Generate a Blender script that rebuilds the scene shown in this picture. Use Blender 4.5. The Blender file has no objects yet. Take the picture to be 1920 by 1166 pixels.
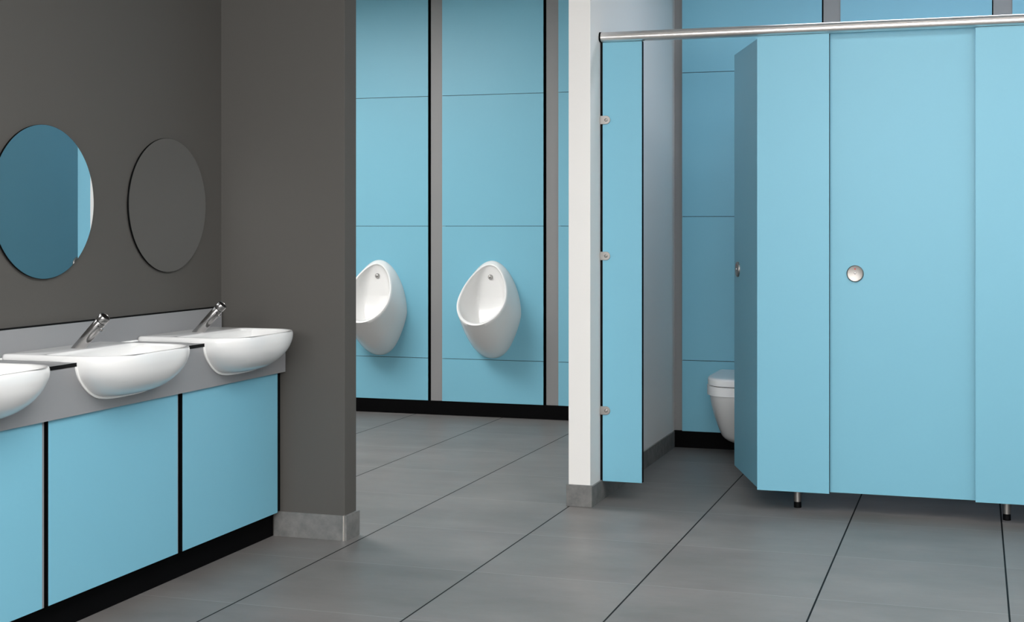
import bpy, bmesh, math
from mathutils import Vector, Matrix
PI = math.pi
C = bpy.context.scene.collection
scn = bpy.context.scene

# ------------------------------------------------------------------ materials
def srgb(r, g, b):
    f = lambda v: (v/255)/12.92 if v/255 <= 0.04045 else ((v/255+0.055)/1.055)**2.4
    return (f(r), f(g), f(b), 1)

def mat(name, col, rough=0.5, metal=0.0, spec=0.5, coat=0.0, var=0.0, scale=4.0, bump=0.0):
    m = bpy.data.materials.new(name); m.use_nodes = True
    n = m.node_tree.nodes; l = m.node_tree.links
    b = n['Principled BSDF']
    b.inputs['Base Color'].default_value = col
    b.inputs['Roughness'].default_value = rough
    b.inputs['Metallic'].default_value = metal
    b.inputs['Specular IOR Level'].default_value = spec
    b.inputs['Coat Weight'].default_value = coat
    b.inputs['Coat Roughness'].default_value = 0.05
    tc = n.new('ShaderNodeTexCoord')
    ns = n.new('ShaderNodeTexNoise'); ns.inputs['Scale'].default_value = scale; ns.inputs['Detail'].default_value = 6
    l.new(tc.outputs['Object'], ns.inputs['Vector'])
    if var > 0:
        mx = n.new('ShaderNodeMix'); mx.data_type = 'RGBA'
        mx.inputs[6].default_value = tuple(c*(1-var) for c in col[:3])+(1,)
        mx.inputs[7].default_value = tuple(min(1, c*(1+var)) for c in col[:3])+(1,)
        l.new(ns.outputs['Fac'], mx.inputs[0]); l.new(mx.outputs[2], b.inputs['Base Color'])
    if bump > 0:
        n2 = n.new('ShaderNodeTexNoise'); n2.inputs['Scale'].default_value = 260
        l.new(tc.outputs['Object'], n2.inputs['Vector'])
        bp = n.new('ShaderNodeBump'); bp.inputs['Strength'].default_value = bump; bp.inputs['Distance'].default_value = 0.0005
        l.new(n2.outputs['Fac'], bp.inputs['Height']); l.new(bp.outputs['Normal'], b.inputs['Normal'])
    return m

BLUE = mat('blue_laminate', srgb(119, 180, 201), 0.42, spec=0.35, var=0.012)
BLACK = mat('black_core', srgb(5, 6, 7), 0.6, spec=0.1, var=0.05)
KICK = mat('black_plinth', srgb(5, 5, 6), 0.7, spec=0.06, var=0.05)
GREYLAM = mat('grey_laminate', srgb(140, 141, 143), 0.42, spec=0.35, var=0.01)
GREYPOST = mat('grey_post', srgb(137, 137, 138), 0.45, spec=0.35, var=0.01)
RIGHTWALL = mat('mid_grey_paint', srgb(165, 165, 164), 0.75, spec=0.2, var=0.01)
WALLGREY = mat('dark_grey_paint', srgb(84, 82, 79), 0.75, spec=0.2, var=0.01, bump=0.1)
WHITEPAINT = mat('white_paint', srgb(232, 230, 227), 0.7, spec=0.25, var=0.006, bump=0.1)
CEIL = mat('ceiling_paint', srgb(225, 225, 224), 0.85, spec=0.1, var=0.01)
CERAMIC = mat('white_ceramic', srgb(228, 228, 227), 0.16, spec=0.5, coat=0.3, var=0.003)
SEAL = mat('white_sealant', srgb(244, 244, 243), 0.4, var=0.01)
PLASTIC = mat('white_seat', srgb(236, 236, 236), 0.2, var=0.003)
CHROME = mat('chrome', srgb(176, 174, 173), 0.22, metal=1, var=0.02)
STEEL = mat('satin_steel', srgb(160, 156, 152), 0.42, metal=1, var=0.02, scale=30)
ALU = mat('anodised_aluminium', srgb(238, 232, 228), 0.36, metal=1, var=0.01)
DARKSTEEL = mat('dark_cap', srgb(70, 66, 66), 0.2, metal=1, var=0.03)
HOLE = mat('dark_hole', srgb(38, 38, 40), 0.5, var=0.05)
RED = mat('red_dot', srgb(190, 30, 30), 0.4, var=0.02)
MIRROR = mat('mirror_glass', srgb(236, 240, 242), 0.01, metal=1, var=0.002)

def skirt_material():
    m = bpy.data.materials.new('concrete_skirting'); m.use_nodes = True
    n = m.node_tree.nodes; l = m.node_tree.links; b = n['Principled BSDF']
    b.inputs['Roughness'].default_value = 0.55; b.inputs['Specular IOR Level'].default_value = 0.3
    tc = n.new('ShaderNodeTexCoord')
    a = n.new('ShaderNodeTexNoise'); a.inputs['Scale'].default_value = 22; a.inputs['Detail'].default_value = 8; a.inputs['Roughness'].default_value = 0.65
    l.new(tc.outputs['Object'], a.inputs['Vector'])
    r = n.new('ShaderNodeValToRGB')
    r.color_ramp.elements[0].position = 0.30; r.color_ramp.elements[0].color = srgb(100, 101, 100)
    r.color_ramp.elements[1].position = 0.72; r.color_ramp.elements[1].color = srgb(128, 127, 125)
    l.new(a.outputs['Fac'], r.inputs['Fac']); l.new(r.outputs['Color'], b.inputs['Base Color'])
    return m
SKIRT = skirt_material()

def floor_material():
    m = bpy.data.materials.new('concrete_floor_tiles'); m.use_nodes = True
    n = m.node_tree.nodes; l = m.node_tree.links; b = n['Principled BSDF']
    tc = n.new('ShaderNodeTexCoord'); sp = n.new('ShaderNodeSeparateXYZ')
    l.new(tc.outputs['Object'], sp.inputs[0])
    def math_(op, a, b_=None, c=None):
        q = n.new('ShaderNodeMath'); q.operation = op
        for i, v in enumerate((a, b_, c)):
            if v is None: continue
            if isinstance(v, (int, float)): q.inputs[i].default_value = v
            else: l.new(v, q.inputs[i])
        return q.outputs[0]
    def line(coord, off, pitch, half):
        u = math_('DIVIDE', math_('SUBTRACT', coord, off), pitch)
        fr = math_('SUBTRACT', u, math_('ROUND', u))
        d = math_('MULTIPLY', math_('ABSOLUTE', fr), pitch)
        return math_('LESS_THAN', d, half), math_('ROUND', math_('ADD', u, 0.5))
    dark, ix = line(sp.outputs['X'], -1.666, 0.5875, 0.0030)
    lite, iy = line(sp.outputs['Y'], 5.932, 0.630, 0.0017)
    # cloudy concrete: wide soft blotches and short streaks across the tiles
    mp = n.new('ShaderNodeMapping'); mp.inputs['Scale'].default_value = (1.3, 2.4, 1)
    l.new(tc.outputs['Object'], mp.inputs['Vector'])
    cmb = n.new('ShaderNodeCombineXYZ')
    l.new(math_('MULTIPLY', ix, 7.31), cmb.inputs[0]); l.new(math_('MULTIPLY', iy, 3.77), cmb.inputs[1])
    va = n.new('ShaderNodeVectorMath'); va.operation = 'ADD'
    l.new(mp.outputs[0], va.inputs[0]); l.new(cmb.outputs[0], va.inputs[1])
    n1 = n.new('ShaderNodeTexNoise'); n1.inputs['Scale'].default_value = 1.6; n1.inputs['Detail'].default_value = 9; n1.inputs['Roughness'].default_value = 0.62
    l.new(va.outputs[0], n1.inputs['Vector'])
    mp2 = n.new('ShaderNodeMapping'); mp2.inputs['Scale'].default_value = (9, 34, 1)
    l.new(tc.outputs['Object'], mp2.inputs['Vector'])
    n2 = n.new('ShaderNodeTexNoise'); n2.inputs['Scale'].default_value = 2.0; n2.inputs['Detail'].default_value = 5; n2.inputs['Roughness'].default_value = 0.7
    l.new(mp2.outputs[0], n2.inputs['Vector'])
    r1 = n.new('ShaderNodeValToRGB')
    r1.color_ramp.elements[0].position = 0.30; r1.color_ramp.elements[0].color = srgb(102, 99, 97)
    r1.color_ramp.elements[1].position = 0.70; r1.color_ramp.elements[1].color = srgb(122, 118, 116)
    l.new(n1.outputs['Fac'], r1.inputs['Fac'])
    r2 = n.new('ShaderNodeValToRGB')
    r2.color_ramp.elements[0].position = 0.33; r2.color_ramp.elements[0].color = (0.89, 0.89, 0.89, 1)
    r2.color_ramp.elements[1].position = 0.62; r2.color_ramp.elements[1].color = (1.03, 1.03, 1.03, 1)
    l.new(n2.outputs['Fac'], r2.inputs['Fac'])
    # faint warm / cool drift
    n3 = n.new('ShaderNodeTexNoise'); n3.inputs['Scale'].default_value = 1.3; n3.inputs['Detail'].default_value = 2
    l.new(va.outputs[0], n3.inputs['Vector'])
    r3 = n.new('ShaderNodeValToRGB')
    r3.color_ramp.elements[0].position = 0.3; r3.color_ramp.elements[0].color = (0.97, 1.0, 1.0, 1)
    r3.color_ramp.elements[1].position = 0.7; r3.color_ramp.elements[1].color = (1.0, 0.99, 1.0, 1)
    l.new(n3.outputs['Fac'], r3.inputs['Fac'])
    def mul(a, b_):
        x = n.new('ShaderNodeMix'); x.data_type = 'RGBA'; x.blend_type = 'MULTIPLY'; x.inputs[0].default_value = 1
        l.new(a, x.inputs[6]); l.new(b_, x.inputs[7]); return x.outputs[2]
    col = mul(mul(r1.outputs['Color'], r2.outputs['Color']), r3.outputs['Color'])
    x1 = n.new('ShaderNodeMix'); x1.data_type = 'RGBA'; l.new(math_('MULTIPLY', lite, 0.36), x1.inputs[0])
    l.new(col, x1.inputs[6]); x1.inputs[7].default_value = srgb(176, 177, 176)
    x2 = n.new('ShaderNodeMix'); x2.data_type = 'RGBA'; l.new(math_('MULTIPLY', dark, 0.98), x2.inputs[0])
    l.new(x1.outputs[2], x2.inputs[6]); x2.inputs[7].default_value = srgb(8, 9, 10)
    l.new(x2.outputs[2], b.inputs['Base Color'])
    b.inputs['Roughness'].default_value = 0.42
    b.inputs['Specular IOR Level'].default_value = 0.38
    l.new(math_('MULTIPLY_ADD', dark, -0.36, 0.38), b.inputs['Specular IOR Level'])
    l.new(math_('MULTIPLY_ADD', n2.outputs['Fac'], 0.12, 0.36), b.inputs['Roughness'])
    return m
FLOOR = floor_material()

# ------------------------------------------------------------------ helpers
def link(name, bm, mats, parent=None, smooth=False, bevel=0.0, segs=2, loc=None, angle=40, normals=True):
    if normals: bmesh.ops.recalc_face_normals(bm, faces=bm.faces)
    me = bpy.data.meshes.new(name); bm.to_mesh(me); bm.free()
    if not isinstance(mats, (list, tuple)): mats = [mats]
    for m in mats: me.materials.append(m)
    o = bpy.data.objects.new(name, me); C.objects.link(o)
    if parent: o.parent = parent
    if loc: o.location = loc
    if smooth:
        for p in me.polygons: p.use_smooth = True
        me.set_sharp_from_angle(angle=math.radians(angle))
    if bevel > 0:
        md = o.modifiers.new('bevel', 'BEVEL'); md.width = bevel; md.segments = segs; md.limit_method = 'ANGLE'
        md.harden_normals = False
    return o

def box(bm, x0, x1, y0, y1, z0, z1, mi=0, only=None):
    vs = [bm.verts.new(p) for p in ((x0,y0,z0),(x1,y0,z0),(x1,y1,z0),(x0,y1,z0),(x0,y0,z1),(x1,y0,z1),(x1,y1,z1),(x0,y1,z1))]
    q = {'-z': (3,2,1,0), '+z': (4,5,6,7), '-y': (0,1,5,4), '+y': (2,3,7,6), '-x': (3,0,4,7), '+x': (1,2,6,5)}
    for k, f in q.items():
        fc = bm.faces.new([vs[i] for i in f])
        fc.material_index = (only or {}).get(k, mi)
    return vs

def bx(name, x0, x1, y0, y1, z0, z1, mats, parent=None, bevel=0.0, mi=0, only=None):
    bm = bmesh.new(); box(bm, x0, x1, y0, y1, z0, z1, mi, only)
    return link(name, bm, mats, parent, bevel=bevel)

def loft(bm, rings, cap0=False, cap1=False, mi=0):
    """rings: lists of 3-D points, same length, closed loops"""
    vr = [[bm.verts.new(p) for p in r] for r in rings]
    n = len(rings[0])
    for a, b in zip(vr, vr[1:]):
        for i in range(n):
            f = bm.faces.new((a[i], a[(i+1) % n], b[(i+1) % n], b[i])); f.material_index = mi
    if cap0: bm.faces.new(vr[0]).material_index = mi
    if cap1: bm.faces.new(vr[-1]).material_index = mi
    return vr

def lathe(bm, prof, origin=(0,0,0), axis=(0,0,1), n=40, mi=0, cap=True):
    """prof: list of (r, h) along axis"""
    ax = Vector(axis).normalized(); t = Vector((0,1,0)) if abs(ax.y) < 0.9 else Vector((1,0,0))
    u = ax.cross(t).normalized(); v = ax.cross(u); o = Vector(origin)
    rings = [[o+ax*h+u*(r*math.cos(2*PI*i/n))+v*(r*math.sin(2*PI*i/n)) for i in range(n)] for r, h in prof]
    return loft(bm, rings, cap, cap, mi)

def prism(bm, pts, fn, d0, d1, mi=0, side=None):
    """2-D outline pts extruded from d0 to d1; fn(u, v, d) -> 3-D"""
    a = [bm.verts.new(fn(u, v, d0)) for u, v in pts]; b = [bm.verts.new(fn(u, v, d1)) for u, v in pts]
    bm.faces.new(a).material_index = mi; bm.faces.new(b).material_index = mi
    n = len(pts)
    for i in range(n):
        f = bm.faces.new((a[i], a[(i+1) % n], b[(i+1) % n], b[i])); f.material_index = mi if side is None else side

def thing(name, label, cat, loc=(0,0,0), group=None):
    o = bpy.data.objects.new(name, None); C.objects.link(o); o.location = loc
    return tag(o, label, cat, group)
def tag(o, label, cat, group=None):
    o['label'] = label; o['category'] = cat
    if group: o['group'] = group
    return o
def struct(o): o['kind'] = 'structure'; return o
def copy_tree(o, parent=None):
    c = o.copy(); C.objects.link(c)
    if parent: c.parent = parent
    for ch in [k for k in bpy.data.objects if k.parent == o]: copy_tree(ch, c)
    return c

# ------------------------------------------------------------------ dimensions
CZ = 2.70                       # ceiling
LX, RX = -2.833, 1.812          # wash-room side walls
NY0, NY1 = 4.978, 5.085         # short return wall beside the basins
UY = 8.50                       # front of the urinal panels
SY = 7.655                      # front of the panels at the back of the stalls
WX0, WX1, WY = -1.671, -1.574, 5.90   # white partition wall
REAR = -2.4

# ------------------------------------------------------------------ setting
struct(bx('floor', -5.3, RX+0.1, REAR, 8.75, -0.1, 0.0, FLOOR))
struct(bx('ceiling', -5.3, RX+0.1, REAR, 8.75, CZ, CZ+0.1, CEIL))
struct(bx('wall_left', LX-0.12, LX, REAR, NY0, 0, CZ, WALLGREY))
struct(bx('wall_nib', -5.2, -2.300, NY0, NY1, 0, CZ, WALLGREY, bevel=0.002))
struct(bx('wall_urinal_side', -5.3, -5.2, NY0, 8.75, 0, CZ, WHITEPAINT))
struct(bx('wall_back', -5.2, RX+0.1, 8.56, 8.68, 0, CZ, KICK))
struct(bx('wall_middle', WX0, WX1, WY, 8.56, 0, CZ, WHITEPAINT, bevel=0.002))
struct(bx('wall_right', RX, RX+0.1, REAR, 8.56, 0, CZ, RIGHTWALL))
struct(bx('wall_rear', LX, RX, REAR-0.1, REAR, 0, CZ, WALLGREY))
struct(bx('wall_stall_back', WX1, RX, SY+0.05, SY+0.12, 0, CZ, KICK))

# skirtings (tile strips) -----------------------------------------------------
def skirting(name, segs, h=0.095, joints=()):
    bm = bmesh.new()
    for s in segs: box(bm, *s, 0.0, h)
    return struct(link(name, bm, SKIRT, bevel=0.0012))
bm = bmesh.new(); box(bm, -2.598, -2.303, NY0-0.009, NY0, 0.0, 0.096)
struct(link('baseboard_nib', bm, SKIRT, bevel=0.001))
bm = bmesh.new(); box(bm, -2.300, -2.289, NY0-0.006, NY1+0.009, 0.0, 0.096)
struct(link('baseboard_nib_end', bm, SKIRT, bevel=0.001))
bm = bmesh.new()
box(bm, -2.3035, -2.3015, NY0-0.0105, NY0, 0, 0.0965); box(bm, -2.2985, -2.2970, NY0-0.0105, NY0, 0, 0.0965)
box(bm, -2.3015, -2.2985, NY0-0.0080, NY0, 0, 0.0965)
o = struct(link('trim_1', bm, ALU, normals=True))
bm = bmesh.new(); box(bm, WX0-0.008, WX1+0.009, WY-0.010, WY, 0.0, 0.094)
struct(link('baseboard_middle_end', bm, SKIRT, bevel=0.0015))
sk = []
ys = [WY+0.0005, 5.985, 6.66, 7.16, SY-0.004]
bm = bmesh.new()
for a, b in zip(ys, ys[1:]): box(bm, WX1, WX1+0.009, a+0.0008, b-0.0008, 0.0, 0.088)
struct(link('baseboard_stall', bm, SKIRT, bevel=0.0008))

# plinths under the two panelled walls ---------------------------------------
struct(bx('baseboard_urinal', -5.2, WX0, UY+0.004, 8.56, 0, 0.088, KICK))
struct(bx('baseboard_stall_back', WX1, RX, SY+0.004, SY+0.05, 0, 0.088, KICK))

# ------------------------------------------------------------------ panelled walls
def panel(x0, x1, z0, z1, y, label, group, th=0.024):
    bm = bmesh.new()
    box(bm, x0, x1, y, y+th, z0, z1, 1, {'-y': 0})
    return tag(link('cladding_panel', bm, [BLUE, BLACK]), label, 'panel', group)

rows_u = [(0.0905, 0.3605, 'lowest'), (0.3635, 1.2055, 'second-row'), (1.2085, 2.0375, 'third-row'), (2.0405, CZ-0.004, 'top')]
bays_u = [(-4.019, -3.342, 'behind the urinal cut off by the dark grey wall', 'in the left urinal bay'),
          (-3.246, -2.570, 'of the bay with the fully visible urinal', 'in the middle urinal bay'),
          (-2.473, -1.797, 'showing as a sliver beside the white wall', 'in the narrow bay')]
desc = {'lowest': 'short blue wall panel above the plinth, ', 'second-row': 'tall blue wall panel second from the floor, ',
        'third-row': 'tall blue wall panel third from the floor, ', 'top': 'topmost blue urinal wall panel, '}
bay_txt = ['left bay beside dark grey wall', 'middle bay between grey posts', 'sliver beside white wall']
for (x0, x1, _, _), bt in zip(bays_u, bay_txt):
    for z0, z1, r in rows_u:
        panel(x0, x1, z0, z1, UY, desc[r]+bt, 'blue panels of the urinal wall')
posts = []
tn = 2
for x0, x1 in ((-4.115, -4.019), (-3.329, -3.246), (-2.556, -2.473), (-1.783, WX0)):
    bm = bmesh.new(); box(bm, x0, x1+0.0005, UY+0.016, 8.56, 0.089, CZ)
    struct(link('trim_%d' % tn, bm, GREYPOST)); tn += 1

rows_s = [(0.0905, 0.4745, 'lowest'), (0.4775, 1.2565, 'second-row'), (1.2595, 2.0395, 'third-row'), (2.0425, CZ-0.004, 'top')]
bays_s = [(-1.525, -0.777), (-0.681, 0.075), (0.173, 0.929), (1.027, RX-0.004)]
stall_desc = {'lowest': 'low blue panel behind the toilet bowl above the black plinth', 'second-row': 'blue panel behind the open door, just above the toilet lid',
              'third-row': 'blue panel high in the open stall below the headrail line', 'top': 'blue panel above the headrail over the open stall'}
for i, (x0, x1) in enumerate(bays_s):
    for z0, z1, r in rows_s:
        if i == 0: lb = stall_desc[r]
        elif r == 'top': lb = ['', 'blue panel above the headrail between the two grey posts', 'blue panel above the headrail at the photo right edge', 'blue panel above the headrail beyond the photo'][i]
        else: continue
        panel(x0, x1, z0, z1, SY, lb, 'blue panels at the back of the stalls')
for x0, x1 in ((-1.5745, -1.529), (-0.770, -0.681), (0.081, 0.173), (0.935, 1.027)):
    bm = bmesh.new(); box(bm, x0, x1, SY+(0.034 if x0 < -1 else 0.010), SY+0.0505, 0.089, CZ)
    struct(link('trim_%d' % tn, bm, GREYPOST)); tn += 1

# ------------------------------------------------------------------ cubicles
PY = 6.068                      # front face of the pilasters
Z0, Z1 = 0.085, 2.012
TH = 0.034
def clip(parent, z):
    # U-shaped bracket: plate with a rounded end on the pilaster face and a wall flange
    bm = bmesh.new()
    r = 0.0185; x0 = -1.5735; xc = -1.5465
    pts = [(x0, z-r), (xc, z-r)] + [(xc+r*math.sin(a*PI/16), z-r*math.cos(a*PI/16)) for a in range(1, 16)] + [(xc, z+r), (x0, z+r)]
    prism(bm, pts, lambda u, v, d: (u, d, v), PY-0.006, PY-0.0005)
    c = link('bracket', bm, STEEL, parent, bevel=0.001)
    bm = bmesh.new()
    lathe(bm, [(0.0075, 0), (0.0075, 0.0012), (0.0060, 0.0026), (0.0035, 0.0032), (0.0030, 0.0018)], (xc, PY-0.006, z), (0, -1, 0), 24)
    s = link('screw', bm, STEEL, c, smooth=True)
    return c

def pilaster(x0, x1, label):
    bm = bmesh.new(); box(bm, x0, x1, PY, PY+TH, Z0, Z1, 1, {'-y': 0, '+y': 0})
    return bm
p1 = thing('cubicle_pilaster', 'narrow blue stall pilaster fixed to the white wall by three brackets', 'pilaster', (-1.47, PY, 0), 'blue cubicle pilasters')
o = link('panel', pilaster(-1.5625, -1.3865, ''), [BLUE, BLACK], None); o.parent = p1; o.matrix_parent_inverse = Matrix.Translation((1.47, -PY, 0))
def keep(o, par):   # parent without moving (geometry written in world coordinates)
    o.parent = par; o.matrix_parent_inverse = Matrix.Translation(par.location).inverted(); return o
keep(bx('gap_shade', -1.5738, -1.5628, PY+0.002, PY+0.020, Z0, Z1, BLACK), p1)  # black strip standing in for the shade in the gap at the wall
for z in (1.671, 1.074, 0.395):
    c = clip(None, z); keep(c, p1)

for x0, x1, lb in ((-0.886, -0.586, 'wide blue stall pilaster between the open door and the closed door'),
                   (-0.004, 0.246, 'blue stall pilaster at the right edge of the photo'),
                   (0.826, 1.104, 'blue stall pilaster beyond the second closed door')):
    t = thing('cubicle_pilaster', lb, 'pilaster', ((x0+x1)/2, PY, 0), 'blue cubicle pilasters')
    keep(link('panel', pilaster(x0, x1, ''), [BLUE, BLACK]), t)

# side partitions with feet
for xc, lb in ((-0.729, 'blue partition behind the wide pilaster, standing on a chrome foot'), (0.118, 'blue partition behind the rightmost pilaster, on a chrome foot'),
               (0.965, 'blue partition beyond the second closed stall')):
    t = thing('cubicle_partition', lb, 'partition', (xc, PY+TH, 0), 'blue cubicle partitions')
    bm = bmesh.new(); box(bm, xc-0.009, xc+0.009, PY+TH+0.001, SY-0.001, Z0, 2.0, 1, {'-x': 0, '+x': 0})
    keep(link('panel', bm, [BLUE, BLACK]), t)
    for yf in (6.175, 7.50):
        bm = bmesh.new()
        lathe(bm, [(0.0165, 0.026), (0.0165, 0.084)], (xc, yf, 0), n=32)
        ft = keep(link('foot', bm, STEEL, smooth=True), t)
        bm = bmesh.new()
        lathe(bm, [(0.0160, 0.0), (0.0160, 0.020), (0.0145, 0.024), (0.0145, 0.028)], (xc, yf, 0), n=32)
        k = link('foot_pad', bm, BLACK, ft, smooth=True)

# indicator disc: local frame, outward = -Y
def indicator(parent):
    bm = bmesh.new()
    lathe(bm, [(0.0350, 0.0), (0.0350, 0.006), (0.0335, 0.0085), (0.0315, 0.0100), (0.0300, 0.0095), (0.0, 0.0094)][:5], (0, 0, 0), (0, -1, 0), 64)
    d = link('indicator_disc', bm, STEEL, parent, smooth=True, angle=25)
    bm = bmesh.new(); lathe(bm, [(0.0032, 0.0094), (0.0032, 0.0104)], (0, 0, 0.0195), (0, -1, 0), 20)
    link('red_marker', bm, RED, d)['label'] = 'small red engaged marker'
    bm = bmesh.new(); lathe(bm, [(0.0042, 0.0094), (0.0038, 0.0112), (0.0022, 0.0118)], (0, 0, 0.0015), (0, -1, 0), 20)
    link('coin_slot', bm, CHROME, d, smooth=True)
    return d

def door(label, hinge, w, ang, group='blue cubicle doors', top=2.007):
    """hinge: front right corner; the leaf runs to local -X; ang turns it"""
    t = thing('cubicle_door', label, 'door', (hinge[0], hinge[1], 0), group)
    t.rotation_euler = (0, 0, ang)
    bm = bmesh.new(); box(bm, -w, 0, 0, 0.019, Z0, top, 1, {'-y': 0, '+y': 0, '-x': 0})
    lf = link('leaf', bm, [BLUE, BLACK], t)
    d = indicator(t); d.location = (-w+0.110, 0, 1.006)
    for z in (0.30, 1.10, 1.85):
        bm = bmesh.new(); lathe(bm, [(0.006, z-0.045), (0.006, z+0.045)], (-0.004, 0.026, 0), n=16)
        link('hinge', bm, STEEL, t, smooth=True)
    return t
DW = 0.588
d1 = door('blue stall door standing half open in front of the toilet', (-0.889, 6.106), DW, -math.atan2(0.556, 0.190)+0.0, 'blue cubicle doors')
d2 = door('closed blue stall door with red-dot indicator disc facing out', (0.001, PY+TH+0.006), 0.594, 0, top=2.03)
d3 = door('closed blue stall door beyond the rightmost pilaster', (0.830, PY+TH+0.006), 0.590, 0, top=2.03)

# headrail: anti-grab aluminium profile
hr = thing('headrail', 'long polished aluminium headrail running above the blue stall fronts', 'rail', (-1.57, 6.06, 2.03))
prof = []
# section in (y, z): nearly flat grooved face leaning out, rounded top and bottom
sec = [(0.000, 0.0225), (-0.012, 0.0215), (-0.020, 0.0170), (-0.0245, 0.0100), (-0.0255, 0.0070), (-0.0245, 0.0055), (-0.0262, 0.0035),
       (-0.0268, -0.0030), (-0.0250, -0.0100), (-0.0200, -0.0160), (-0.0120, -0.0195), (-0.004, -0.0205),
       (0.018, -0.0205), (0.022, -0.012), (0.023, 0.004), (0.018, 0.017), (0.008, 0.022)]
bm = bmesh.new(); loft(bm, [[(x, 6.066+a, 2.0335+b) for a, b in sec] for x in (-1.5660, RX-0.002)], True, True)
keep(link('rail', bm, ALU, smooth=True, angle=50), hr)
bm = bmesh.new(); loft(bm, [[(x, 6.066+a*1.04, 2.0335+b*1.04) for a, b in sec] for x in (-1.5735, -1.5660)], True, True)
keep(link('end_shade', bm, BLACK, smooth=True, angle=50), hr)  # black piece painting the shadow gap between rail end and wall

# ------------------------------------------------------------------ vanity
BW = 0.737; BY = [4.617, 4.617-BW, 4.617-2*BW]       # basin centres
FX = -2.548                                            # apron face
VY0, VY1 = 2.05, 4.971
HW = 0.252                                             # half width of the bowl opening in the apron
def catmull(P, m=5):
    out = []
    for i in range(len(P)-1):
        p0 = P[max(i-1, 0)]; p1 = P[i]; p2 = P[i+1]; p3 = P[min(i+2, len(P)-1)]
        for j in range(m):
            t = j/m
            out.append(tuple(0.5*(2*b+(c-a)*t+(2*a-5*b+4*c-d)*t*t+(-a+3*b-3*c+d)*t**3) for a, b, c, d in zip(p0, p1, p2, p3)))
    out.append(P[-1]); return out
# basin body: (height above the worktop, half width, reach beyond the apron)
BODY = [(0.012, 0.2560, 0.140), (0.000, 0.2585, 0.1415), (-0.020, 0.2560, 0.1400), (-0.048, 0.2430, 0.1320), (-0.076, 0.2165, 0.1150),
        (-0.096, 0.1880, 0.0930), (-0.109, 0.1580, 0.0700), (-0.117, 0.1180, 0.0460), (-0.1205, 0.0700, 0.0260), (-0.1215, 0.0280, 0.0100)]
BODYS = catmull(BODY)
def cut(yc, extra=0.0012):
    half = [(w, z) for z, w, f in BODYS if z < -0.0118]
    half = [(half[0][0], -0.012)]+half
    pts = []
    for i, (w, z) in enumerate(half):
        a = half[max(i-1, 0)]; b = half[min(i+1, len(half)-1)]
        tx, tz = b[0]-a[0], b[1]-a[1]; L_ = math.hypot(tx, tz) or 1
        pts.append((w-tz/L_*extra, z+tx/L_*extra))
    pts[0] = (pts[0][0], -0.012)
    return [(yc+w, 0.797+z) for w, z in pts]+[(yc-w, 0.797+z) for w, z in reversed(pts)]
wt = thing('vanity_worktop', 'continuous grey laminate worktop with black edge carrying the row of basins', 'worktop', (-2.69, 3.5, 0.79))
bm = bmesh.new()
out = [(VY0, 0.640), (VY1, 0.640), (VY1, 0.785)]
for yc in BY: out += cut(yc)
out += [(VY0, 0.785)]
prism(bm, out, lambda u, v, d: (d, u, v), FX-0.014, FX)
keep(link('apron', bm, GREYLAM), wt)
bm = bmesh.new()
o2 = [(LX+0.001, VY0), (LX+0.001, VY1), (FX+0.002, VY1)]
for yc in BY:
    o2 += [(FX+0.002, yc+0.2600), (-2.70, yc+0.2600), (-2.70, yc-HW-0.001), (FX+0.002, yc-HW-0.001)]
o2 += [(FX+0.002, VY0)]
prism(bm, o2, lambda u, v, d: (u, v, d), 0.7855, 0.7970, 0, 1)
keep(link('top', bm, [GREYLAM, BLACK]), wt)
sb = thing('splashback', 'low grey splashback strip with black top edge along the dark wall', 'splashback', (LX, 3.5, 0.797))
bm = bmesh.new(); box(bm, LX, LX+0.013, VY0, VY1-0.012, 0.7975, 0.8855, 0, {'+y': 1})
keep(link('board', bm, [GREYLAM, BLACK]), sb)
keep(bx('edge_strip', LX, LX+0.0132, VY0, VY1-0.010, 0.8856, 0.8900, BLACK), sb)
bm = bmesh.new()
prism(bm, [(LX+0.013, 0.7972), (LX+0.0175, 0.7972), (LX+0.0165, 0.8005), (LX+0.013, 0.8025)], lambda u, v, d: (u, d, v), VY0, VY1)
keep(link('sealant_bead', bm, SEAL), sb)
# cabinets below: each unit a carcass with a door and its edge strip
units = [(2.06, 2.757, 'blue vanity cabinet nearest the camera, beyond the photo'),
         (2.768, 3.474, 'blue vanity cabinet cut off by the left photo edge under the first basin'),
         (3.502, 4.205, 'wide blue vanity cabinet under the middle basin'), (4.235, 4.925, 'blue vanity cabinet beside the grey return wall under the far basin')]
for i, (y0, y1, lb) in enumerate(units[1:]):
    t = thing('vanity_cabinet', lb, 'cabinet', (-2.70, (y0+y1)/2, 0.1), 'blue vanity cabinets')
    ya = y0-0.014; yb = y1+0.013 if i < 2 else VY1-0.001
    keep(bx('carcass', LX+0.001, -2.584, ya, yb, 0.1, 0.640, KICK), t)
    bm = bmesh.new(); box(bm, -2.574, -2.558, y0, y1, 0.1015, 0.6385, 1, {'+x': 0})
    keep(link('door', bm, [BLUE, BLACK], bevel=0.0008), t)
    if i == 2: keep(bx('filler', -2.599, -2.5735, 4.9405, 4.9755, 0.1, 0.638, BLACK), t)
    keep(bx('edge_strip', -2.584, -2.5625, y1+0.0008, y1+(0.0140, 0.0095, 0.0035)[i], 0.1, 0.640, GREYPOST), t)
kb = bx('kickboard', LX+0.001, -2.603, VY0, 4.972, 0, 0.0995, KICK)
tag(kb, 'long black recessed kickboard under the vanity cabinets', 'kickboard')

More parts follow.
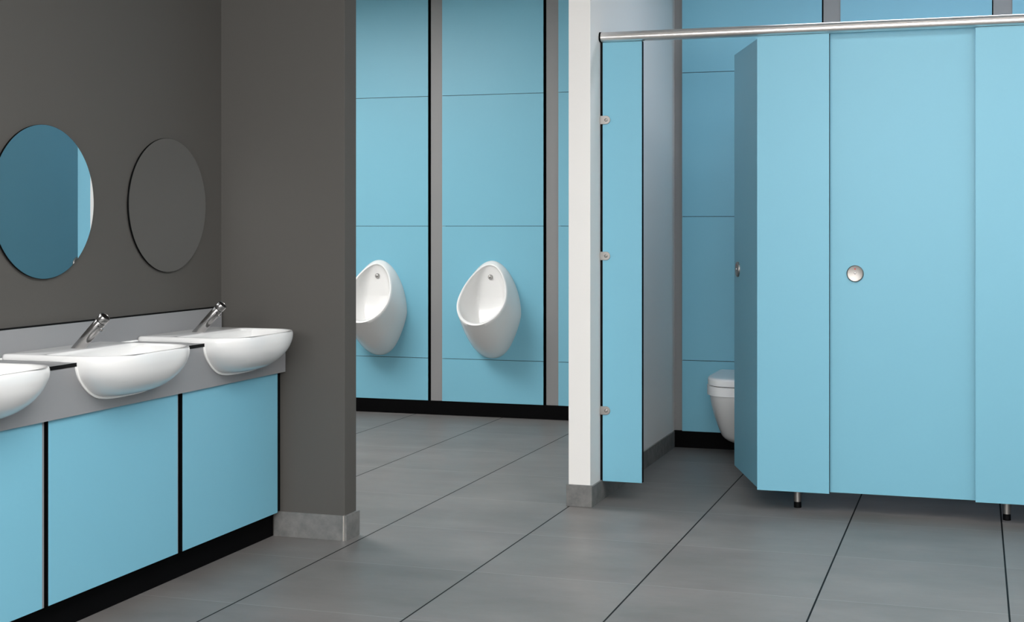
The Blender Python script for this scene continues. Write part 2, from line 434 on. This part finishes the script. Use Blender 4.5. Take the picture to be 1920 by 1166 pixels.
# basin, local frame: x = out from the wall (0 = wall side), y along the wall, z above worktop top (0)
def rrect(x0, x1, y0, y1, r, z, n=10, rf=None):
    """rounded rectangle, r at the wall-side corners, rf at the front corners"""
    rf = rf if rf is not None else r
    pts = []
    for cx, cy, rr, a0 in ((x1-rf, y1-rf, rf, 0), (x0+r, y1-r, r, 90), (x0+r, y0+r, r, 180), (x1-rf, y0+rf, rf, 270)):
        for i in range(n+1):
            a = math.radians(a0+90*i/n); pts.append((cx+rr*math.cos(a), cy+rr*math.sin(a), z))
    return pts
def basin_plan(ins, z, m=64):
    """outer plan: straight deck at the wall, superelliptic front; ins = inset"""
    w = 0.2565-ins; xf = 0.408-ins; xs = 0.245; xb = 0.002+ins
    pts = []
    e = 2/3.3
    n = 40
    for i in range(n+1):                      # front, from -y to +y
        a = -PI/2+PI*i/n
        c, s = math.cos(a), math.sin(a)
        pts.append((xs+(xf-xs)*(max(c, 0)**e), w*(abs(s)**e)*(1 if s > 0 else -1), z))
    r = max(0.012-ins*0.5, 0.004)
    for i in range(0, 8):
        t = i/8; pts.append((xs+(xb+r-xs)*t, w, z)) if i else None
    for i in range(9):
        a = math.radians(90+90*i/8); pts.append((xb+r+r*math.cos(a), w-r+r*math.sin(a), z))
    for i in range(1, 8):
        t = i/8; pts.append((xb, (w-r)*(1-2*t), z))
    for i in range(9):
        a = math.radians(180+90*i/8); pts.append((xb+r+r*math.cos(a), -w+r+r*math.sin(a), z))
    for i in range(1, 8):
        t = i/8; pts.append((xb+r+(xs-xb-r)*t, -w, z))
    return pts
def resample(pts, m):
    P = [Vector(p) for p in pts]; P.append(P[0]); L = [0]
    for a, b in zip(P, P[1:]): L.append(L[-1]+(b-a).length)
    out = []; j = 0
    for i in range(m):
        s = L[-1]*i/m
        while L[j+1] < s: j += 1
        t = (s-L[j])/max(L[j+1]-L[j], 1e-9); out.append(P[j].lerp(P[j+1], t))
    return out
def by_angle(pts, c, m=160):
    """re-sample a star-shaped loop at fixed angles about c so lofts line up"""
    P = [(p[0]-c[0], p[1]-c[1]) for p in pts]; z = pts[0][2]; out = []
    n = len(P)
    for k in range(m):
        a = 2*PI*k/m; dx, dy = math.cos(a), math.sin(a); best = None
        for i in range(n):
            x1, y1 = P[i]; x2, y2 = P[(i+1) % n]
            ex, ey = x2-x1, y2-y1; den = dx*ey-dy*ex
            if abs(den) < 1e-12: continue
            t = (x1*ey-y1*ex)/den; u = (x1*dy-y1*dx)/den
            if t > 0 and -1e-6 <= u <= 1+1e-6: best = t if best is None else max(best, t)
        out.append((c[0]+dx*best, c[1]+dy*best, z))
    return out
def basin_mesh():
    bm = bmesh.new(); c = (0.27, 0.0); M = 200
    def O(ins, z): return by_angle(basin_plan(ins, z), c, M)
    def I(g, z, r): return by_angle(rrect(0.146+g, 0.399-g, -0.236+g, 0.236-g, r, z, rf=0.115-g), c, M)
    rings = [O(0.006, 0.0), O(0.001, 0.0005), O(0.0, 0.003), O(0.0, 0.010), O(0.0012, 0.014), O(0.0035, 0.0168), O(0.0065, 0.018),
             I(-0.006, 0.018, 0.022), I(-0.002, 0.0172, 0.020), I(0.001, 0.0150, 0.018), I(0.0025, 0.010, 0.017), I(0.008, -0.030, 0.017),
             I(0.013, -0.052, 0.018), I(0.021, -0.066, 0.020), I(0.036, -0.074, 0.022), I(0.075, -0.078, 0.020)]
    loft(bm, rings, False, True)
    # bowl body hanging below the deck, full and rounded in front of the apron
    N = 128
    rr = []
    for z, hw, f in BODYS:
        q = min(max((0.012-z)/0.133, 0), 1); a_ = f+0.023; n_ = 3.3-0.8*q; e = 2/n_
        ring = []
        for i in range(N):
            a = 2*PI*i/N; ca, sa = math.cos(a), math.sin(a)
            x = 0.245+a_*abs(ca)**e if ca >= 0 else 0.245-0.30*hw*abs(ca)**e
            ring.append((x, hw*(abs(sa)**e)*(1 if sa > 0 else -1), z))
        rr.append(ring)
    loft(bm, rr, False, True)
    return bm
b0 = thing('wash_basin', 'white ceramic semi-recessed basin farthest away, beside the dark grey return wall', 'basin', (LX+0.013, BY[0], 0.797), 'white semi-recessed basins')
link('bowl', basin_mesh(), CERAMIC, b0, smooth=True, angle=55)
# thin white flange where the bowl meets the apron
bm = bmesh.new()
ofs = FX-(LX+0.013)
a_ = [(u-BY[0], v-0.797) for u, v in cut(BY[0], -0.0005)]; b_ = [(u-BY[0], v-0.797) for u, v in cut(BY[0], 0.0070)]
loop = a_+b_[::-1]
n_ = len(a_)
va = [bm.verts.new((ofs-0.002, u, v)) for u, v in a_]; vb = [bm.verts.new((ofs-0.002, u, v)) for u, v in b_]
vc = [bm.verts.new((ofs+0.004, u, v)) for u, v in b_]; vd = [bm.verts.new((ofs+0.004, u, v)) for u, v in a_]
for i in range(n_-1):
    for p, q in ((va, vb), (vb, vc), (vc, vd), (vd, va)): bm.faces.new((p[i], p[i+1], q[i+1], q[i]))
bm.faces.new((va[0], vb[0], vc[0], vd[0])); bm.faces.new((va[-1], vb[-1], vc[-1], vd[-1]))
link('flange', bm, SEAL, b0)
bm = bmesh.new(); lathe(bm, [(0.022, 0.0), (0.022, 0.0025), (0.018, 0.0035), (0.016, 0.001)], (0.275, 0, -0.0785), n=32)
link('drain', bm, CHROME, b0, smooth=True)
for y, lb in ((BY[1], 'white ceramic semi-recessed basin in the middle of the row'), (BY[2], 'white ceramic semi-recessed basin cut off by the left photo edge')):
    c = copy_tree(b0); c.location.y = y; c['label'] = lb

# tap, local: base centre on the deck, leaning out from the wall
def make_tap():
    t = thing('tap', 'leaning chrome push tap on the farthest basin', 'tap', (-2.722, 4.617, 0.8152), 'chrome push taps')
    ax = Vector((0.700, 0, 0.714)).normalized()
    bm = bmesh.new()
    R = 0.0178
    side = Vector((0, 1, 0)); up = ax.cross(side)
    def ring(h, r, flat=False):
        out = []
        for i in range(48):
            a = 2*PI*i/48; d = side*(r*math.cos(a))+up*(r*math.sin(a)); p = ax*h+d
            if flat: p = d+ax*(-(d.z)/ax.z)
            out.append(p)
        return out
    loft(bm, [ring(0, R, True), ring(0.035, R), ring(0.119, R), ring(0.1205, R-0.001)], True, True)
    link('body', bm, CHROME, t, smooth=True)
    bm = bmesh.new(); loft(bm, [ring(0.120, R-0.003), ring(0.1235, R-0.003)], True, True)
    link('groove', bm, HOLE, t, smooth=True)
    bm = bmesh.new(); loft(bm, [ring(0.1230, R-0.0008), ring(0.1240, R+0.0004), ring(0.1425, R+0.0004), ring(0.1445, R-0.0012), ring(0.1447, R-0.0030), ring(0.1430, R-0.0042)], True, True)
    cp = link('push_button', bm, CHROME, t, smooth=True)
    bm = bmesh.new(); loft(bm, [ring(0.1415, R-0.0040), ring(0.1440, R-0.0046), ring(0.1446, R-0.0062)], True, True)
    link('button_top', bm, DARKSTEEL, cp, smooth=True)
    # spout outlet on the underside (towards the bowl)
    dn = -up if (-up).z < 0 else up
    o = ax*0.103+dn*(R-0.002)
    bm = bmesh.new(); lathe(bm, [(0.0078, 0), (0.0078, 0.0055), (0.0068, 0.0065), (0.0055, 0.0045)], o, dn, 28)
    sp = link('spout', bm, CHROME, t, smooth=True)
    bm = bmesh.new(); d2 = (dn*0.55-side*0.83).normalized()
    lathe(bm, [(0.0030, 0), (0.0030, 0.0008)], ax*0.111+d2*(R-0.0004), d2, 16)
    link('grub_screw', bm, HOLE, t)
    return t
tp = make_tap()
for y, lb in ((BY[1], 'leaning chrome push tap on the middle basin'), (BY[2], 'leaning chrome push tap on the basin at the left photo edge')):
    c = copy_tree(tp); c.location.y = y; c['label'] = lb

# mirrors: frameless discs on the left wall
def make_mirror(yc, label):
    t = thing('mirror', label, 'mirror', (LX, yc, 1.281), 'round frameless wall mirrors')
    n = 128; ry, rz = 0.262, 0.246
    bm = bmesh.new()
    loft(bm, [[(h, ry*s*math.cos(2*PI*i/n), rz*s*math.sin(2*PI*i/n)) for i in range(n)] for h, s in ((0.001, 0.985), (0.004, 0.985), (0.004, 1.0), (0.0095, 1.0))], True, True)
    link('backing', bm, BLACK, t)
    bm = bmesh.new()
    loft(bm, [[(h, ry*s*math.cos(2*PI*i/n), rz*s*math.sin(2*PI*i/n)) for i in range(n)] for h, s in ((0.0095, 0.997), (0.0102, 0.997))], True, True)
    link('glass', bm, MIRROR, t)
    return t
make_mirror(4.581, 'round frameless mirror reflecting only the grey wall, nearer the corner')
make_mirror(3.849, 'round frameless mirror reflecting blue stall panels, at the left photo edge')

# ------------------------------------------------------------------ urinals
def make_urinal():
    """local: origin on the panel face, y < 0 outwards, z absolute"""
    t = thing('urinal', 'white egg-shaped ceramic urinal fully visible on its blue panel', 'urinal', (-2.906, UY, 0), 'white ceramic urinals')
    N = 128
    def wall(phi, k=1.0):
        c, s = math.cos(phi), math.sin(phi)
        z = 0.655+(0.333 if c > 0 else 0.283)*c*k
        tp_ = 1-0.10*max(c, 0)**1.5
        dn = max(-c, 0)
        tp_ *= 1-0.40*dn**1.5*(1-dn)-0.05*dn
        return Vector((0.190*k*s*tp_, 0, z))
    def rim(phi, w=0.158, t0=0.0, t1=1.0, dp=0.0):
        c, s = math.cos(phi), math.sin(phi)
        tm = 0.60
        tt = tm-(tm-t0)*c if c > 0 else tm-(t1-tm)*c
        tp_ = 1-0.17*max(c, 0)**1.4+0.0*max(-c, 0)
        z = 0.972-0.372*tt
        p = 0.045+0.290*max(tt, 0)**1.12+dp
        return Vector((w*s*tp_, -p, z))
    PH = [2*PI*i/N for i in range(N)]
    rings = []
    for u in [0, 0.06, 0.14, 0.24, 0.36, 0.5, 0.64, 0.78, 0.9, 0.96]:
        r = []
        for ph in PH:
            a = wall(ph); b = rim(ph)
            dpt = -b.y
            dn = max(-math.cos(ph), 0)
            m = Vector((a.x*1.02, -(0.45-0.12*dn)*dpt, a.z+(0.006 if math.cos(ph) > 0 else 0)))
            r.append(a*(1-u)**2+m*2*u*(1-u)+b*u*u)
        rings.append(r)
    # rolled rim
    rings.append([rim(p, 0.1565, 0.004, 0.995, 0.004) for p in PH])
    rings.append([rim(p, 0.1525, 0.014, 0.985, 0.0055) for p in PH])
    rings.append([rim(p, 0.1475, 0.026, 0.972, 0.004) for p in PH])
    inn = lambda p: rim(p, 0.1445, 0.036, 0.960, -0.001)
    rings.append([inn(p) for p in PH])
    def back(phi):
        c, s = math.cos(phi), math.sin(phi)
        z = 0.760+(0.120 if c > 0 else 0.185)*c
        return Vector((0.070*s, -0.036-0.070*max(-c, 0)**1.3, z))
    for u in [0.05, 0.12, 0.2, 0.3, 0.4, 0.5, 0.6, 0.7, 0.8, 0.9, 1.0]:
        fx = 1-math.cos(u*PI/2); fy = math.sin(u*PI/2)
        r = []
        for ph in PH:
            a = inn(ph); b = back(ph); dn = max(-math.cos(ph), 0)
            r.append(Vector((a.x+(b.x-a.x)*fx, a.y+(b.y-a.y)*fy, a.z+(b.z-a.z)*fx-0.055*dn*math.sin(u*PI))))
        rings.append(r)
    cen = Vector((0, -0.036, 0.76))
    for k in (0.86, 0.66, 0.42, 0.2):
        rings.append([cen+Vector(((back(p)-cen).x*k, (back(p)-cen).y*k**1.5, (back(p)-cen).z*k)) for p in PH])
    bm = bmesh.new(); loft(bm, rings, True, True)
    b = link('body', bm, CERAMIC, t, smooth=True, angle=70)
    bm = bmesh.new(); lathe(bm, [(0.0165, 0), (0.0165, 0.004), (0.0150, 0.010), (0.0105, 0.016), (0.005, 0.018)], (0, -0.034, 0.886), (0, -1, 0.10), 32)
    link('sparge', bm, CHROME, t, smooth=True)
    bm = bmesh.new(); lathe(bm, [(0.020, 0.0), (0.020, 0.003), (0.012, 0.004)], (0, -0.150, 0.528), (0, -0.30, 1), 32)
    link('waste_grid', bm, CHROME, t, smooth=True)
    return t
u0 = make_urinal()
c = copy_tree(u0); c.location.x = -3.678
c['label'] = 'white egg-shaped ceramic urinal partly hidden by the dark grey wall'

# ------------------------------------------------------------------ toilet
def make_toilet():
    t = thing('toilet', 'white wall-hung toilet with closed lid half hidden by the open stall door', 'toilet', (-1.150, SY, 0))
    N = 120
    def plan(w, front, z, xb=0.004, ex=2.7, xs=0.26):
        pts = []
        n = 60
        e = 2/ex
        for i in range(n+1):
            a = -PI/2+PI*i/n; c_, s_ = math.cos(a), math.sin(a)
            pts.append((xs+(front-xs)*max(c_, 0)**e, w*abs(s_)**e*(1 if s_ > 0 else -1), z))
        for i in range(1, 20): pts.append((xs+(xb-xs)*i/20, w, z))
        for i in range(0, 21): pts.append((xb, w-2*w*i/20, z))
        for i in range(1, 20): pts.append((xb+(xs-xb)*i/20, -w, z))
        return [(p[1], -p[0], p[2]) for p in pts]
    def ell(specs, name, m, par, caps=(True, True)):
        bm = bmesh.new(); loft(bm, [plan(*s[:3], **(s[3] if len(s) > 3 else {})) for s in specs], *caps)
        return link(name, bm, m, par, smooth=True, angle=50)
    k = dict(xb=0.02)
    ell([(0.168, 0.528, 0.3955, k), (0.1725, 0.532, 0.397, k), (0.1725, 0.532, 0.422, k), (0.1705, 0.530, 0.4285, k), (0.1650, 0.524, 0.4325, k), (0.152, 0.512, 0.4350, k)], 'lid', PLASTIC, t)
    ell([(0.166, 0.525, 0.3920, k), (0.166, 0.525, 0.3965, k)], 'hinge_gap', HOLE, t)
    ell([(0.171, 0.530, 0.3440, k), (0.176, 0.535, 0.3460, k), (0.176, 0.535, 0.3905, k), (0.171, 0.530, 0.3925, k)], 'seat', PLASTIC, t)
    sp = []
    for i in range(22):
        q = i/21
        z = 0.3445-0.272*q
        w = 0.166*(1-0.34*q**1.7-0.18*max(q-0.82, 0)/0.18*((max(q-0.82, 0)/0.18)))
        fr = 0.522*(1-0.42*q**1.35)-0.06*(max(q-0.85, 0)/0.15)**2
        sp.append((w, fr, z, dict(xb=0.0015, xs=0.26*(1-0.45*q), ex=2.5)))
    sp.append((sp[-1][0]*0.82, sp[-1][1]*0.90, 0.0695, sp[-1][3])); sp.append((sp[-1][0]*0.7, sp[-1][1]*0.8, 0.068, sp[-1][3]))
    ell(sp, 'bowl', CERAMIC, t)
    return t
make_toilet()

# ------------------------------------------------------------------ ceiling lights
def emission(name, col, s):
    m = bpy.data.materials.new(name); m.use_nodes = True
    n = m.node_tree.nodes; n.clear(); e = n.new('ShaderNodeEmission'); o = n.new('ShaderNodeOutputMaterial')
    e.inputs['Color'].default_value = col; e.inputs['Strength'].default_value = s
    m.node_tree.links.new(e.outputs[0], o.inputs[0]); return m
GLOW = emission('light_diffuser', (1.0, 0.985, 0.965, 1), 5.0)
GLOW_S = emission('stall_light_diffuser', (0.88, 0.97, 1.10, 1), 9.5)
GLOW_F = emission('front_light_diffuser', (1.0, 0.99, 0.98, 1), 9.0)
GLOW_U = emission('urinal_light_diffuser', (1.0, 0.985, 0.965, 1), 24.0)
GLOW_FILL = emission('rear_fill_glow', (1.0, 0.995, 0.985, 1), 17.0)
# three glowing panels added behind the camera as frontal fill, framed like windows
for k in range(3):
    x0 = -2.60+k*1.47; x1 = x0+1.37
    bm = bmesh.new()
    for a in ((x0, x0+0.05, 1.35, 2.62), (x1-0.05, x1, 1.35, 2.62), (x0+0.05, x1-0.05, 1.35, 1.40), (x0+0.05, x1-0.05, 2.57, 2.62)):
        box(bm, a[0], a[1], REAR+0.0, REAR+0.04, a[2], a[3])
    w_ = struct(link('fill_panel_%d' % (k+1), bm, GREYPOST))
    bm = bmesh.new(); box(bm, x0+0.05, x1-0.05, REAR+0.005, REAR+0.02, 1.40, 2.57)
    link('pane', bm, GLOW_FILL, w_)
def ceiling_light(x, y, w, d, label, glow=None):
    t = thing('ceiling_light', label, 'light', (x, y, CZ), 'flat square ceiling lights')
    bm = bmesh.new()
    for a in ((-w/2-0.02, -w/2, -d/2-0.02, d/2+0.02), (w/2, w/2+0.02, -d/2-0.02, d/2+0.02), (-w/2, w/2, -d/2-0.02, -d/2), (-w/2, w/2, d/2, d/2+0.02)):
        box(bm, *a, -0.016, 0)
    link('frame', bm, WHITEPAINT, t)
    bm = bmesh.new(); box(bm, -w/2, w/2, -d/2, d/2, -0.010, 0)
    link('diffuser', bm, glow or GLOW, t)
    return t
L = [(-0.4, 0.3, 1.6, 1.6, None), (-0.6, 2.3, 1.8, 1.6, GLOW_F), (0.35, 4.45, 2.4, 0.6, GLOW_F), (0.25, 6.65, 2.3, 0.3, GLOW_S), (-4.1, 6.4, 1.4, 0.9, GLOW_U), (-0.4, -1.6, 1.6, 0.8, None)]
names = ['above the camera', 'between the camera and the stalls', 'just in front of the stalls', 'over the stalls', 'in front of the urinals', 'behind the camera']
for (x, y, w, d, g), nm in zip(L, names): ceiling_light(x, y, w, d, 'flat white ceiling light panel '+nm, g)

wd = bpy.data.worlds.new('world'); scn.world = wd; wd.use_nodes = True
wd.node_tree.nodes['Background'].inputs[0].default_value = (0.9, 0.95, 1, 1)
wd.node_tree.nodes['Background'].inputs[1].default_value = 0.3

# ------------------------------------------------------------------ camera
cam = bpy.data.cameras.new('camera'); co = bpy.data.objects.new('camera', cam); C.objects.link(co)
cam.sensor_width = 36; cam.lens = 50; cam.shift_y = -157/1920; cam.clip_start = 0.05
co.location = (0, 0, 1.2); co.rotation_euler = (PI/2, 0, math.atan(871/2666.67))
scn.camera = co
scn.view_settings.view_transform = 'Standard'
scn.view_settings.look = 'None'
scn.view_settings.gamma = 1
scn.view_settings.exposure = 0.08
scn.view_settings.use_curve_mapping = False
